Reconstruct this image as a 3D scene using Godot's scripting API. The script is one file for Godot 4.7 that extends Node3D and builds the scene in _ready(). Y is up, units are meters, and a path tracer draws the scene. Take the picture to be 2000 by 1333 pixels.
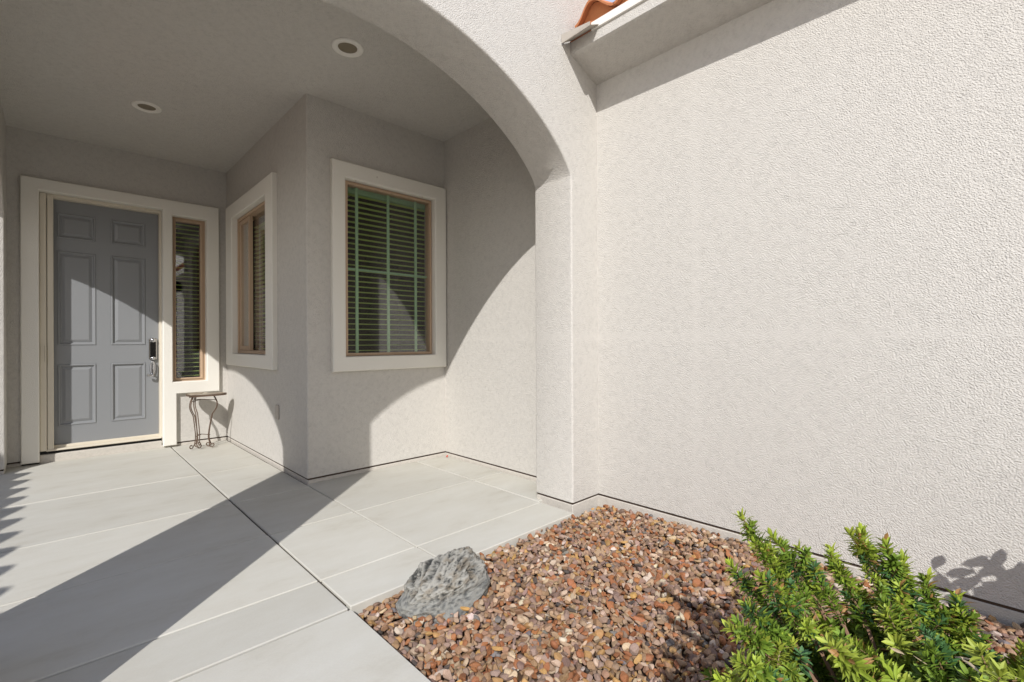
extends Node3D
# Stucco porch with two arches, front door, bay with two windows, gravel bed, boulder and shrub.
# x runs right along the door wall, -z runs from the camera towards the door, y is up, metres.

const ZD := -6.142   # door wall
const XL := -0.316   # inner face of the left wall
const XLO := -0.55   # outer face of the left wall
const XB := 1.403    # side face of the bay
const ZB := -3.751   # front face of the bay
const XR := 2.715    # long wall on the right
const ZF := -1.951   # front face of the arch wall
const ZK := -2.281   # back face of the arch wall
const XJ := 2.43     # right jamb of the arch
const XP := -0.150   # left jamb of the arch
const CEIL := 3.045
const BASE := 0.042  # lower edge of the stucco

var rng := RandomNumberGenerator.new()
var M := {}
var house: Node3D
var used := {}

# ---------------------------------------------------------------- helpers
func numbered(n: String) -> String:
	if not used.has(n):
		used[n] = 0
		return n
	used[n] += 1
	return "%s_%03d" % [n, used[n]]

func thing(called: String, label: String, category: String, at := Vector3.ZERO, group := "") -> Node3D:
	var o := Node3D.new()
	o.name = numbered(called)
	add_child(o)
	o.position = at
	tag(o, label, category, group)
	return o

func tag(o: Node, label: String, category: String, group := "") -> void:
	o.set_meta("label", label)
	o.set_meta("category", category)
	if group != "":
		o.set_meta("group", group)

func new_st() -> SurfaceTool:
	var st := SurfaceTool.new()
	st.begin(Mesh.PRIMITIVE_TRIANGLES)
	st.set_smooth_group(-1)
	return st

func mesh_of(st: SurfaceTool, mat: Material) -> ArrayMesh:
	st.generate_normals()
	var m := st.commit()
	m.surface_set_material(0, mat)
	return m

func obj(called: String, st: SurfaceTool, mat: Material, parent: Node = self) -> MeshInstance3D:
	return put(called, mesh_of(st, mat), parent)

func put(called: String, mesh: Mesh, parent: Node = self) -> MeshInstance3D:
	var o := MeshInstance3D.new()
	o.mesh = mesh
	if parent == self:
		o.name = numbered(called)
	else:
		var k := 0
		var n := called
		while parent.has_node(n):
			k += 1
			n = "%s_%03d" % [called, k]
		o.name = n
	parent.add_child(o, true)
	return o

func struct(called: String, st: SurfaceTool, mat: Material) -> MeshInstance3D:
	var o := obj(called, st, mat)
	o.set_meta("kind", "structure")
	return o

func tri(st: SurfaceTool, a: Vector3, b: Vector3, c: Vector3) -> void:
	st.add_vertex(a); st.add_vertex(b); st.add_vertex(c)

# a quad whose front looks along n
func quad(st: SurfaceTool, a: Vector3, b: Vector3, c: Vector3, d: Vector3, n: Vector3) -> void:
	if (b - a).cross(c - a).dot(n) + (c - a).cross(d - a).dot(n) > 0.0:
		tri(st, a, c, b); tri(st, a, d, c)
	else:
		tri(st, a, b, c); tri(st, a, c, d)

func tri_n(st: SurfaceTool, a: Vector3, b: Vector3, c: Vector3, n: Vector3) -> void:
	if (b - a).cross(c - a).dot(n) > 0.0:
		tri(st, a, c, b)
	else:
		tri(st, a, b, c)

# box with chamfered edges
func box(st: SurfaceTool, lo: Vector3, hi: Vector3, b := 0.0, xf := Transform3D.IDENTITY) -> void:
	var c := (lo + hi) * 0.5
	var h := (hi - lo) * 0.5
	h = h.abs()
	b = minf(b, minf(h.x, minf(h.y, h.z)) * 0.9)
	for ax in 3:
		var u := (ax + 1) % 3
		var v := (ax + 2) % 3
		for s in [-1.0, 1.0]:
			var n := Vector3.ZERO
			n[ax] = s
			var q := []
			for k in [[-1, -1], [1, -1], [1, 1], [-1, 1]]:
				var p := c
				p[ax] += s * h[ax]
				p[u] += k[0] * (h[u] - b)
				p[v] += k[1] * (h[v] - b)
				q.append(xf * p)
			quad(st, q[0], q[1], q[2], q[3], xf.basis * n)
	if b <= 0.0:
		return
	for ax in 3:
		var u := (ax + 1) % 3
		var v := (ax + 2) % 3
		for su in [-1.0, 1.0]:
			for sv in [-1.0, 1.0]:
				var n := Vector3.ZERO
				n[u] = su; n[v] = sv
				var q := []
				for k in [[-1, 0], [1, 0], [1, 1], [-1, 1]]:
					var p := c
					p[ax] += k[0] * (h[ax] - b)
					p[u] += su * (h[u] - (b if k[1] == 0 else 0.0))
					p[v] += sv * (h[v] - (0.0 if k[1] == 0 else b))
					q.append(xf * p)
				quad(st, q[0], q[1], q[2], q[3], xf.basis * n)
	for sx in [-1.0, 1.0]:
		for sy in [-1.0, 1.0]:
			for sz in [-1.0, 1.0]:
				var n := Vector3(sx, sy, sz)
				var o := c + Vector3(sx * h.x, sy * h.y, sz * h.z)
				tri_n(st, xf * (o - Vector3(0, sy * b, sz * b)), xf * (o - Vector3(sx * b, 0, sz * b)), xf * (o - Vector3(sx * b, sy * b, 0)), xf.basis * n)

func box_obj(called: String, lo: Vector3, hi: Vector3, b: float, mat: Material, parent: Node = self) -> MeshInstance3D:
	var st := new_st()
	box(st, lo, hi, b)
	return obj(called, st, mat, parent)

# maps (u, y, depth out of the plane) on a wall plane: axis "z" -> u is x, axis "x" -> u is z
func wp(axis: String, plane: float, out: float, u: float, y: float, d: float) -> Vector3:
	return Vector3(u, y, plane + out * d) if axis == "z" else Vector3(plane + out * d, y, u)

# a slab lying on a wall plane, cut from a grid with rectangular holes, edges chamfered by b on its front
func panel(st: SurfaceTool, axis: String, plane: float, out: float, r: Rect2, holes: Array, d0: float, d1: float, b := 0.0) -> void:
	var us := [r.position.x, r.end.x]
	var ys := [r.position.y, r.end.y]
	for h in holes:
		for u in [h.position.x, h.end.x]:
			if u > r.position.x and u < r.end.x and not us.has(u): us.append(u)
		for y in [h.position.y, h.end.y]:
			if y > r.position.y and y < r.end.y and not ys.has(y): ys.append(y)
	us.sort(); ys.sort()
	var nu := us.size() - 1
	var ny := ys.size() - 1
	var solid := func(i: int, j: int) -> bool:
		if i < 0 or j < 0 or i >= nu or j >= ny: return false
		var m := Vector2((us[i] + us[i + 1]) * 0.5, (ys[j] + ys[j + 1]) * 0.5)
		for h in holes:
			if h.has_point(m): return false
		return true
	var off := func(i: int, j: int) -> Vector2:
		var a := int(solid.call(i, j)); var bb := int(solid.call(i, j - 1))
		var c := int(solid.call(i - 1, j)); var d := int(solid.call(i - 1, j - 1))
		return Vector2(signf(a + bb - c - d), signf(a + c - bb - d)) * b
	var n := wp(axis, 0, out, 0, 0, 1)
	for i in nu:
		for j in ny:
			if not solid.call(i, j): continue
			var q := []
			var back := []
			for k in [[0, 0], [1, 0], [1, 1], [0, 1]]:
				var o: Vector2 = off.call(i + k[0], j + k[1])
				q.append(wp(axis, plane, out, us[i + k[0]] + o.x, ys[j + k[1]] + o.y, d1))
				back.append(wp(axis, plane, out, us[i + k[0]], ys[j + k[1]], d0))
			quad(st, q[0], q[1], q[2], q[3], n)
			quad(st, back[0], back[1], back[2], back[3], -n)
			for e in [[0, 1, 0, -1], [1, 2, 1, 0], [2, 3, 0, 1], [3, 0, -1, 0]]:
				if solid.call(i + e[2], j + e[3]): continue
				var en := wp(axis, 0, 0, e[2], e[3], 0)
				var f0: Vector3 = back[e[0]] + n * (d1 - d0 - b)
				var f1: Vector3 = back[e[1]] + n * (d1 - d0 - b)
				quad(st, back[e[0]], back[e[1]], f1, f0, en)
				if b > 0.0:
					quad(st, f0, f1, q[e[1]], q[e[0]], en + n)

func rect(u0: float, u1: float, y0: float, y1: float) -> Rect2:
	return Rect2(u0, y0, u1 - u0, y1 - y0)

# round tube along points with a radius per point
func tube(st: SurfaceTool, pts: Array, rad: Array, sides := 6) -> void:
	var n := pts.size()
	var up := Vector3(0.13, 0.97, 0.21)
	var rings := []
	for i in n:
		var t: Vector3 = (pts[mini(i + 1, n - 1)] - pts[maxi(i - 1, 0)]).normalized()
		if t.is_zero_approx(): t = Vector3.UP
		var a := t.cross(up if absf(t.dot(up)) < 0.95 else Vector3(1, 0.1, 0)).normalized()
		if i > 0:
			var pa: Vector3 = rings[i - 1][sides]
			a = (pa - t * pa.dot(t)).normalized()
		var b := t.cross(a)
		var ring := []
		for k in sides:
			var ang := TAU * k / sides
			ring.append(pts[i] + (a * cos(ang) + b * sin(ang)) * float(rad[i] if rad.size() > 1 else rad[0]))
		ring.append(a)
		rings.append(ring)
	for i in n - 1:
		for k in sides:
			var k2 := (k + 1) % sides
			var nn: Vector3 = rings[i][k] + rings[i][k2] - pts[i] * 2.0
			quad(st, rings[i][k], rings[i][k2], rings[i + 1][k2], rings[i + 1][k], nn)
	for e in [0, n - 1]:
		var nn: Vector3 = pts[e] - pts[1 if e == 0 else n - 2]
		for k in range(1, sides - 1):
			tri_n(st, rings[e][0], rings[e][k], rings[e][k + 1], nn)

func disc(st: SurfaceTool, c: Vector3, r0: float, r1: float, y0: float, y1: float, n := 40) -> void:
	# ring surface from (r0, y0) to (r1, y1) about a vertical axis, looking down/outward
	for k in n:
		var a := TAU * k / n
		var b := TAU * (k + 1) / n
		var p := func(r: float, y: float, t: float) -> Vector3: return c + Vector3(cos(t) * r, y, sin(t) * r)
		var p0: Vector3 = p.call(r0, y0, a); var p1: Vector3 = p.call(r0, y0, b)
		var p2: Vector3 = p.call(r1, y1, b); var p3: Vector3 = p.call(r1, y1, a)
		quad(st, p0, p1, p2, p3, Vector3(cos(a) * 0.3, -1, sin(a) * 0.3))

# ---------------------------------------------------------------- materials
func noise_tex(size: int, freq: float, oct: int, seed_: int, kind := FastNoiseLite.TYPE_SIMPLEX_SMOOTH, ramp: Gradient = null, gain := 0.5) -> NoiseTexture2D:
	var f := FastNoiseLite.new()
	f.noise_type = kind
	f.frequency = freq
	f.seed = seed_
	f.fractal_octaves = oct
	f.fractal_gain = gain
	var t := NoiseTexture2D.new()
	t.width = size; t.height = size
	t.seamless = true
	t.seamless_blend_skirt = 0.05
	t.noise = f
	t.generate_mipmaps = false
	if ramp: t.color_ramp = ramp
	return t

func ramp(stops: Array) -> Gradient:
	var g := Gradient.new()
	var o := PackedFloat32Array(); var c := PackedColorArray()
	for s in stops:
		o.append(s[0]); c.append(s[1])
	g.offsets = o; g.colors = c
	return g

func mat(c: Color, rough := 0.8, metal := 0.0) -> StandardMaterial3D:
	var m := StandardMaterial3D.new()
	m.albedo_color = c
	m.roughness = rough
	m.metallic = metal
	return m

func tex_mat(c: Color, albedo: Texture2D, height: Texture2D, hs: float, scale: float, rough := 0.9) -> StandardMaterial3D:
	var m := mat(c, rough)
	m.uv1_triplanar = true
	m.uv1_world_triplanar = true
	m.uv1_scale = Vector3.ONE * scale
	m.uv1_triplanar_sharpness = 8.0
	if albedo: m.albedo_texture = albedo
	if height:
		m.heightmap_enabled = true
		m.heightmap_texture = height
		m.heightmap_scale = hs
	return m

func make_materials() -> void:
	var g := func(v: float) -> Color: return Color(v, v, v)
	# sand-float stucco: fine grains over soft trowel unevenness
	var grain := noise_tex(2048, 0.31, 3, 11, FastNoiseLite.TYPE_VALUE_CUBIC, null, 0.6)
	var mottle := noise_tex(2048, 0.05, 5, 5, FastNoiseLite.TYPE_VALUE_CUBIC, ramp([[0.0, g.call(0.89)], [0.42, g.call(0.965)], [0.6, g.call(0.98)], [1.0, g.call(1.0)]]), 0.85)
	M.stucco = tex_mat(Color(0.805, 0.788, 0.757), mottle, grain, 0.48, 0.42, 0.95)
	M.trim = tex_mat(Color(0.89, 0.875, 0.835), null, grain, 0.16, 0.42, 0.85)
	M.foundation = tex_mat(Color(0.78, 0.755, 0.715), mottle, grain, 0.25, 0.42, 0.95)
	# concrete: broad stains and a fine broom grain
	var con := noise_tex(1024, 0.005, 6, 23, FastNoiseLite.TYPE_SIMPLEX_SMOOTH, ramp([[0.0, Color(0.93, 0.92, 0.90)], [0.35, Color(0.97, 0.965, 0.955)], [0.6, Color(0.98, 0.978, 0.972)], [1.0, Color(1, 1, 1)]]), 0.7)
	var con_h := noise_tex(1024, 0.25, 3, 31)
	M.concrete = []
	for k in 4:
		var v: float = [1.0, 0.97, 1.02, 0.985][k]
		var m := tex_mat(Color(0.765 * v, 0.755 * v, 0.718 * v), con, con_h, 0.05, 0.55, 0.82)
		m.uv1_scale = Vector3(0.26, 0.55, 0.62)
		m.uv1_offset = Vector3(0.31 * k, 0.17 * k, 0.43 * k)
		M.concrete.append(m)
	M.joint = mat(Color(0.30, 0.27, 0.23), 0.95)
	M.screed = mat(Color(0.29, 0.24, 0.20), 0.85)
	M.door = mat(Color(0.515, 0.522, 0.528), 0.38)
	M.cream = mat(Color(0.82, 0.785, 0.715), 0.55)
	M.black = mat(Color(0.03, 0.03, 0.03), 0.7)
	M.tan = mat(Color(0.72, 0.615, 0.51), 0.5)
	M.chrome = mat(Color(0.75, 0.75, 0.76), 0.18, 1.0)
	M.dark_metal = mat(Color(0.09, 0.085, 0.08), 0.25, 0.6)
	M.glass = mat(Color(0.04, 0.06, 0.05, 0.02), 0.02)
	M.glass.transparency = BaseMaterial3D.TRANSPARENCY_ALPHA
	M.slat = mat(Color(0.76, 0.87, 0.46), 0.6)
	M.muntin = mat(Color(0.60, 0.75, 0.58), 0.5)
	M.curtain = mat(Color(0.66, 0.68, 0.58), 0.9)
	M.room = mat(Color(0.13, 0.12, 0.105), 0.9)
	M.white_metal = mat(Color(0.90, 0.885, 0.85), 0.5)
	M.lens = mat(Color(0.48, 0.44, 0.37), 0.4)
	M.rust = tex_mat(Color(0.40, 0.325, 0.27), null, con_h, 0.1, 3.0, 0.6)
	M.rust.metallic = 0.35
	M.clay = tex_mat(Color(0.78, 0.50, 0.33), mottle, con_h, 0.1, 1.0, 0.85)
	M.clay_dark = tex_mat(Color(0.62, 0.40, 0.28), mottle, con_h, 0.1, 1.0, 0.85)
	M.mortar = tex_mat(Color(0.80, 0.52, 0.34), mottle, con_h, 0.1, 1.0, 0.9)
	M.outlet = mat(Color(0.70, 0.67, 0.63), 0.6)

func vmat(rough := 0.8) -> StandardMaterial3D:
	var m := mat(Color.WHITE, rough)
	m.vertex_color_use_as_albedo = true
	return m

# ---------------------------------------------------------------- main
func _ready() -> void:
	rng.seed = 4711
	# camera: level wide view towards the inner corner of the porch
	var cam := Camera3D.new()
	cam.name = "camera"
	var yaw := deg_to_rad(43.998)
	var t := deg_to_rad(0.1018)
	var r := deg_to_rad(0.2713)
	var fwd := Vector3(sin(yaw), 0, -cos(yaw))
	var rgt := Vector3(cos(yaw), 0, sin(yaw))
	var up1 := -fwd * sin(t) + Vector3.UP * cos(t)
	var f1 := fwd * cos(t) + Vector3.UP * sin(t)
	cam.transform = Transform3D(Basis(rgt * cos(r) - up1 * sin(r), rgt * sin(r) + up1 * cos(r), -f1), Vector3(0, 1.1, 0))
	cam.fov = 71.709
	cam.near = 0.02
	cam.far = 600.0
	add_child(cam)
	cam.current = true
	# sky
	var env := Environment.new()
	env.background_mode = Environment.BG_SKY
	var sm := ProceduralSkyMaterial.new()
	sm.sky_top_color = Color(0.38, 0.48, 0.66)
	sm.sky_horizon_color = Color(0.93, 0.90, 0.85)
	sm.sky_curve = 0.40
	sm.ground_bottom_color = Color(0.45, 0.42, 0.38)
	sm.ground_horizon_color = Color(0.66, 0.66, 0.64)
	sm.sky_energy_multiplier = 1.1
	var cl := noise_tex(1024, 0.008, 5, 77, FastNoiseLite.TYPE_SIMPLEX_SMOOTH, ramp([[0.0, Color(1, 1, 1, 0)], [0.52, Color(1, 1, 1, 0)], [0.8, Color(1, 1, 1, 0.45)], [1.0, Color(1, 1, 1, 0.6)]]))
	sm.sky_cover = cl
	sm.sky_cover_modulate = Color(0.6, 0.6, 0.6)
	var sky := Sky.new()
	sky.sky_material = sm
	env.sky = sky
	env.tonemap_mode = Environment.TONE_MAPPER_LINEAR
	env.tonemap_exposure = 1.56
	env.sdfgi_enabled = true
	env.ssao_enabled = true
	env.ssil_enabled = true
	var we := WorldEnvironment.new()
	we.name = "world_environment"
	we.environment = env
	add_child(we)
	# sun: behind the camera, a little to its left
	var sun := DirectionalLight3D.new()
	sun.name = "sun"
	sun.light_energy = 0.9
	sun.light_color = Color(1.0, 0.99, 0.98)
	sun.light_angular_distance = 0.53
	sun.shadow_enabled = true
	add_child(sun)
	var az := deg_to_rad(47.0)
	var el := deg_to_rad(36.8)
	sun.look_at_from_position(Vector3.ZERO, Vector3(sin(az) * cos(el), -sin(el), -cos(az) * cos(el)))

	make_materials()
	make_ground()
	make_house()
	make_roof()
	make_surroundings()
	make_downlights()
	make_scrap()
	make_table()
	make_rock()
	make_gravel()
	make_shrub()
	make_broadleaf()

# ---------------------------------------------------------------- ground and paving
func make_ground() -> void:
	var st := new_st()
	quad(st, Vector3(-300, -0.14, -300), Vector3(300, -0.14, -300), Vector3(300, -0.14, 300), Vector3(-300, -0.14, 300), Vector3.UP)
	var dirt := noise_tex(1024, 0.01, 6, 41, FastNoiseLite.TYPE_SIMPLEX_SMOOTH, ramp([[0.0, Color(0.50, 0.43, 0.36)], [1.0, Color(0.68, 0.60, 0.51)]]))
	struct("ground", st, tex_mat(Color.WHITE, dirt, null, 0, 0.15, 0.95))
	var sr := new_st()
	box(sr, Vector3(-120, -0.2, 9.0), Vector3(120, -0.125, 17.0), 0.0)
	struct("street", sr, mat(Color(0.27, 0.27, 0.27), 0.9))

	var pav := Node3D.new()
	pav.name = "porch_paving"
	add_child(pav)
	pav.set_meta("kind", "structure")
	# expansion joints are wider than the tooled ones
	var xs := [[-0.9, XP + 0.0], [-0.55, 0.875], [0.875, 1.395], [1.395, 2.39], [2.39, XR]]
	var g := 0.0045
	var panels := []
	for zz in [[-6.16, -4.66], [-4.66, -3.672], [-3.672, -2.925], [-2.925, -2.195], [-2.195, -1.876]]:
		panels.append([-0.56, 0.875, zz[0], zz[1]])
	for zz in [[-6.16, -4.66], [-4.66, -3.672], [-3.672, -2.925], [-2.925, -2.195], [-2.195, -1.885]]:
		var x1 := 1.395
		panels.append([0.875, x1, zz[0], zz[1]])
	for zz in [[-3.76, -2.925], [-2.925, -2.195], [-2.195, -1.90]]:
		panels.append([1.395, 2.39, zz[0], zz[1]])
	for zz in [[-3.76, -2.925], [-2.925, -2.22]]:
		panels.append([2.39, 2.72, zz[0], zz[1]])
	# front walk towards the street
	for zz in [[-1.876, -0.62], [-0.62, 0.66], [0.66, 1.9], [1.9, 3.2], [3.2, 4.5], [4.5, 5.8], [5.8, 7.1]]:
		for xx in [[-1.9, -0.56], [-3.3, -1.9], [-4.7, -3.3]]:
			panels.append([xx[0], xx[1], zz[0], zz[1]])
		panels.append([-0.56, 0.878, zz[0], zz[1]])
	var i := 0
	for p in panels:
		var wide_l: float = 0.006 if is_equal_approx(p[0], 0.875) else 0.0035
		var wide_r: float = 0.006 if is_equal_approx(p[1], 0.875) else 0.0035
		var wide_b: float = 0.008 if is_equal_approx(p[2], -1.876) else 0.0045
		var wide_f: float = 0.008 if is_equal_approx(p[3], -1.876) else 0.0045
		var lift := -0.001 * float(i % 3)
		box_obj("concrete_panel", Vector3(p[0] + wide_l, -0.13, p[2] + wide_b), Vector3(p[1] - wide_r, lift, p[3] - wide_f), 0.004, M.concrete[(i * 7 + i / 3) % 4], pav)
		i += 1
	# sand-filled joints: a sheet a little below the surface, under all panels
	var js := new_st()
	box(js, Vector3(-0.55, -0.125, -6.15), Vector3(2.38, -0.012, -1.93), 0.0)
	box(js, Vector3(-0.55, -0.125, -1.93), Vector3(0.868, -0.012, 7.0), 0.0)
	obj("joint_filler", js, M.joint, pav)

# ---------------------------------------------------------------- house
func arch_front(x: float) -> float:
	var u := clampf((x - (XJ + XP) * 0.5) / ((XJ - XP) * 0.5), -1.0, 1.0)
	return 2.185 + 0.58 * pow(maxf(0.0, 1.0 - u * u), 0.76)

func arch_side(z: float) -> float:
	var a := -5.864; var b := -2.486
	var u := clampf((z - (a + b) * 0.5) / ((b - a) * 0.5), -1.0, 1.0)
	return 2.165 + 0.62 * pow(maxf(0.0, 1.0 - u * u), 0.68)

# part of a wall above an arch, with rounded arrises; profile is f(u)
func arch_part(st: SurfaceTool, axis: String, front: float, out: float, thick: float, u0: float, u1: float, top: float, f: Callable, b: float) -> void:
	var m := 72
	var us := [u0]
	var yb := [BASE]
	for i in m + 1:
		us.append((u0 + u1) * 0.5 - (u1 - u0) * 0.5 * cos(PI * i / m))
		yb.append(f.call(us[i + 1]))
	us.append(u1); yb.append(BASE)
	var n := us.size() - 1
	var nv := wp(axis, 0, out, 0, 0, 1)
	var lines := []   # per sample: list of points across the section
	for i in n + 1:
		var u: float = us[i]
		var y: float = yb[i]
		var e := 0.0005
		var y1: float = f.call(minf(u + e, u1)); var y0: float = f.call(maxf(u - e, u0))
		var tx := minf(u + e, u1) - maxf(u - e, u0)
		var nrm := Vector2(-(y1 - y0), tx).normalized()   # away from the opening
		if i <= 1: nrm = Vector2(-1, 0.0)
		if i >= n - 1: nrm = Vector2(1, 0.0)
		var row := []
		row.append(wp(axis, front, out, u + nrm.x * b, top, 0))
		for k in 4:
			var a := PI * 0.5 * k / 3.0
			row.append(wp(axis, front, out, u + nrm.x * b * (1 - sin(a)), y + nrm.y * b * (1 - sin(a)), -b * (1 - cos(a))))
		for k in 4:
			var a := PI * 0.5 * (3 - k) / 3.0
			row.append(wp(axis, front, out, u + nrm.x * b * (1 - sin(a)), y + nrm.y * b * (1 - sin(a)), -thick + b * (1 - cos(a))))
		row.append(wp(axis, front, out, u + nrm.x * b, top, -thick))
		lines.append(row)
	for i in n:
		for k in 9:
			if (i == 0 or i == n - 1) and (k == 0 or k == 8): continue
			if k == 0 or k == 8: st.set_smooth_group(-1)
			else: st.set_smooth_group(1)
			var a: Vector3 = lines[i][k]; var bb: Vector3 = lines[i + 1][k]
			var c: Vector3 = lines[i + 1][k + 1]; var d: Vector3 = lines[i][k + 1]
			var mid := (u0 + u1) * 0.5
			var toward := Vector3.DOWN if i > 0 and i < n - 1 else wp(axis, 0, 0, signf(mid - us[i]), 0, 0)
			var nn := nv if k == 0 else (-nv if k == 8 else toward + nv * (0.8 if k < 4 else (-0.8 if k > 4 else 0.0)))
			quad(st, a, bb, c, d, nn)
	st.set_smooth_group(-1)

func stucco_base(st_s: SurfaceTool, st_f: SurfaceTool, lo: Vector3, hi: Vector3) -> void:
	# weep screed gap and the foundation edge below a wall whose footprint is lo..hi
	box(st_s, Vector3(lo.x, 0.026, lo.z), Vector3(hi.x, BASE + 0.004, hi.z), 0.0)
	var s := 0.006
	box(st_f, Vector3(lo.x - s, -0.13, lo.z - s), Vector3(hi.x + s, 0.026, hi.z + s), 0.004)

func make_house() -> void:
	house = thing("stucco_house", "beige stucco house with arched porch, grey front door and white-trimmed windows", "house")
	var zero := Vector3.ZERO
	# --- door wall
	var st := new_st()
	panel(st, "z", ZD, 1, rect(XL - 0.1, XB + 0.001, BASE, CEIL), [rect(-0.125, 0.822, -1, 2.522), rect(0.878, 1.212, 0.678, 2.478)], -0.2, 0.0)
	obj("door_wall", st, M.stucco, house)
	# --- bay: two walls with windows and a rounded outer arris
	var rc := 0.012
	st = new_st()
	panel(st, "x", XB, -1, rect(ZD - 0.1, ZB - rc, BASE, CEIL), [rect(-5.762, -4.608, 0.978, 2.457)], -0.16, 0.0)
	panel(st, "z", ZB, 1, rect(XB + rc, XR + 0.1, BASE, CEIL), [rect(1.688, 2.592, 0.973, 2.462)], -0.16, 0.0)
	st.set_smooth_group(1)
	for k in 6:
		var a := PI * 0.5 * k / 6.0; var b := PI * 0.5 * (k + 1) / 6.0
		var c := Vector3(XB + rc, 0, ZB - rc)
		var p := c + Vector3(-cos(a), 0, sin(a)) * rc; var q := c + Vector3(-cos(b), 0, sin(b)) * rc
		quad(st, p + Vector3.UP * BASE, q + Vector3.UP * BASE, q + Vector3.UP * CEIL, p + Vector3.UP * CEIL, Vector3(-1, 0, 1))
	st.set_smooth_group(-1)
	obj("bay_wall", st, M.stucco, house)
	# --- long wall on the right, one plane with the recess wall
	st = new_st()
	panel(st, "x", XR, -1, rect(ZB - 0.05, 5.5, BASE, CEIL), [], -0.2, 0.0)
	obj("long_wall", st, M.stucco, house)
	# --- left wall with the side arch
	st = new_st()
	panel(st, "x", XL, 1, rect(ZD - 0.1, -5.874, BASE, CEIL), [], XLO - XL, 0.0)
	arch_part(st, "x", XL, 1, XL - XLO, -5.864, -2.486, CEIL, arch_side, 0.01)
	obj("side_arch_wall", st, M.stucco, house)
	# --- outside face of the house beyond the porch
	st = new_st()
	box(st, Vector3(-1.35, -0.10, -10.5), Vector3(-1.21, 3.9, -6.12), 0.01)
	box(st, Vector3(-1.21, -0.10, -6.25), Vector3(XLO - 0.003, 3.9, -6.125), 0.0)
	obj("end_wall", st, M.stucco, house)
	# --- corner pier
	st = new_st()
	box(st, Vector3(XLO, -0.02, ZK), Vector3(XP, 4.0, -1.797), 0.01)
	box(st, Vector3(XLO + 0.002, BASE, -2.477), Vector3(XL - 0.002, 4.0, ZK), 0.0)
	obj("corner_pier", st, M.stucco, house)
	# --- front arch wall
	st = new_st()
	arch_part(st, "z", ZF, 1, ZF - ZK, XP, XJ, 4.0, arch_front, 0.012)
	# right pilaster beside the jamb
	for z in [ZF, ZK]:
		quad(st, Vector3(XJ + 0.012, BASE, z), Vector3(XR + 0.05, BASE, z), Vector3(XR + 0.05, 4.0, z), Vector3(XJ + 0.012, 4.0, z), Vector3(0, 0, 1 if z == ZF else -1))
	obj("arch_wall", st, M.stucco, house)
	# --- ceiling
	box_obj("porch_ceiling", Vector3(XLO, CEIL, ZD - 0.1), Vector3(XR + 0.1, CEIL + 0.12, ZK + 0.002), 0.0, M.stucco, house)
	# --- base of all walls
	var ss := new_st(); var sf := new_st()
	var g := 0.010
	stucco_base(ss, sf, Vector3(XL - 0.1, 0, ZD - 0.2), Vector3(-0.24, 0, ZD - g))
	stucco_base(ss, sf, Vector3(0.80, 0, ZD - 0.2), Vector3(XB, 0, ZD - g))
	stucco_base(ss, sf, Vector3(XB + g, 0, ZD - 0.2), Vector3(XB + 0.2, 0, ZB - g))
	stucco_base(ss, sf, Vector3(XB + 0.2, 0, ZB - 0.2), Vector3(XR + 0.1, 0, ZB - g))
	stucco_base(ss, sf, Vector3(XR + g, 0, ZB - 0.2), Vector3(XR + 0.2, 0, 5.4))
	stucco_base(ss, sf, Vector3(XJ + g, 0, ZK + g), Vector3(XR + 0.1, 0, ZF - g))
	stucco_base(ss, sf, Vector3(XLO + g, 0, -2.47), Vector3(XL - g, 0, ZK - 0.01))
	stucco_base(ss, sf, Vector3(XLO + g, 0, ZD - 0.1), Vector3(XL - g, 0, -5.874))
	obj("weep_screed", ss, M.screed, house)
	obj("foundation", sf, M.foundation, house)
	# --- rooms behind the glass, closed boxes with thickness
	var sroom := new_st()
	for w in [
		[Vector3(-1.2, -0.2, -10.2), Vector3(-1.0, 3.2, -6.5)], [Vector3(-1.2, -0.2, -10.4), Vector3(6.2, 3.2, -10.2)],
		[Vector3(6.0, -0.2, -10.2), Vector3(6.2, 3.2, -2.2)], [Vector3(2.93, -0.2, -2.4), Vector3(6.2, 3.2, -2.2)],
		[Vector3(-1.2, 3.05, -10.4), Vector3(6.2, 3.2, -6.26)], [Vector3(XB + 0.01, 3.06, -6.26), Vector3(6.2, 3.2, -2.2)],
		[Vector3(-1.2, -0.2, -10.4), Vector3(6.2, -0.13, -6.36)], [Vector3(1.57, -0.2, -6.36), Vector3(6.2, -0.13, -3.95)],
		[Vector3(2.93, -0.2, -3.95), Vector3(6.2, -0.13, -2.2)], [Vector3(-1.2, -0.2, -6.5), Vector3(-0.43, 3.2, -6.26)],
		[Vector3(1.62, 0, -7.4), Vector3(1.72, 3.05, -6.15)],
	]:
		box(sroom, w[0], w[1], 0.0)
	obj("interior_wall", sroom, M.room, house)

	make_door()
	make_sidelight()
	make_side_window()
	make_front_window()
	# outlet cover low on the bay side wall
	var oc := box_obj("outlet_cover", Vector3(XB - 0.016, 0.43, -4.455), Vector3(XB + 0.001, 0.555, -4.385), 0.005, M.outlet, house)
	oc.set_meta("label", "small beige outlet cover low on the bay side wall")

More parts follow.
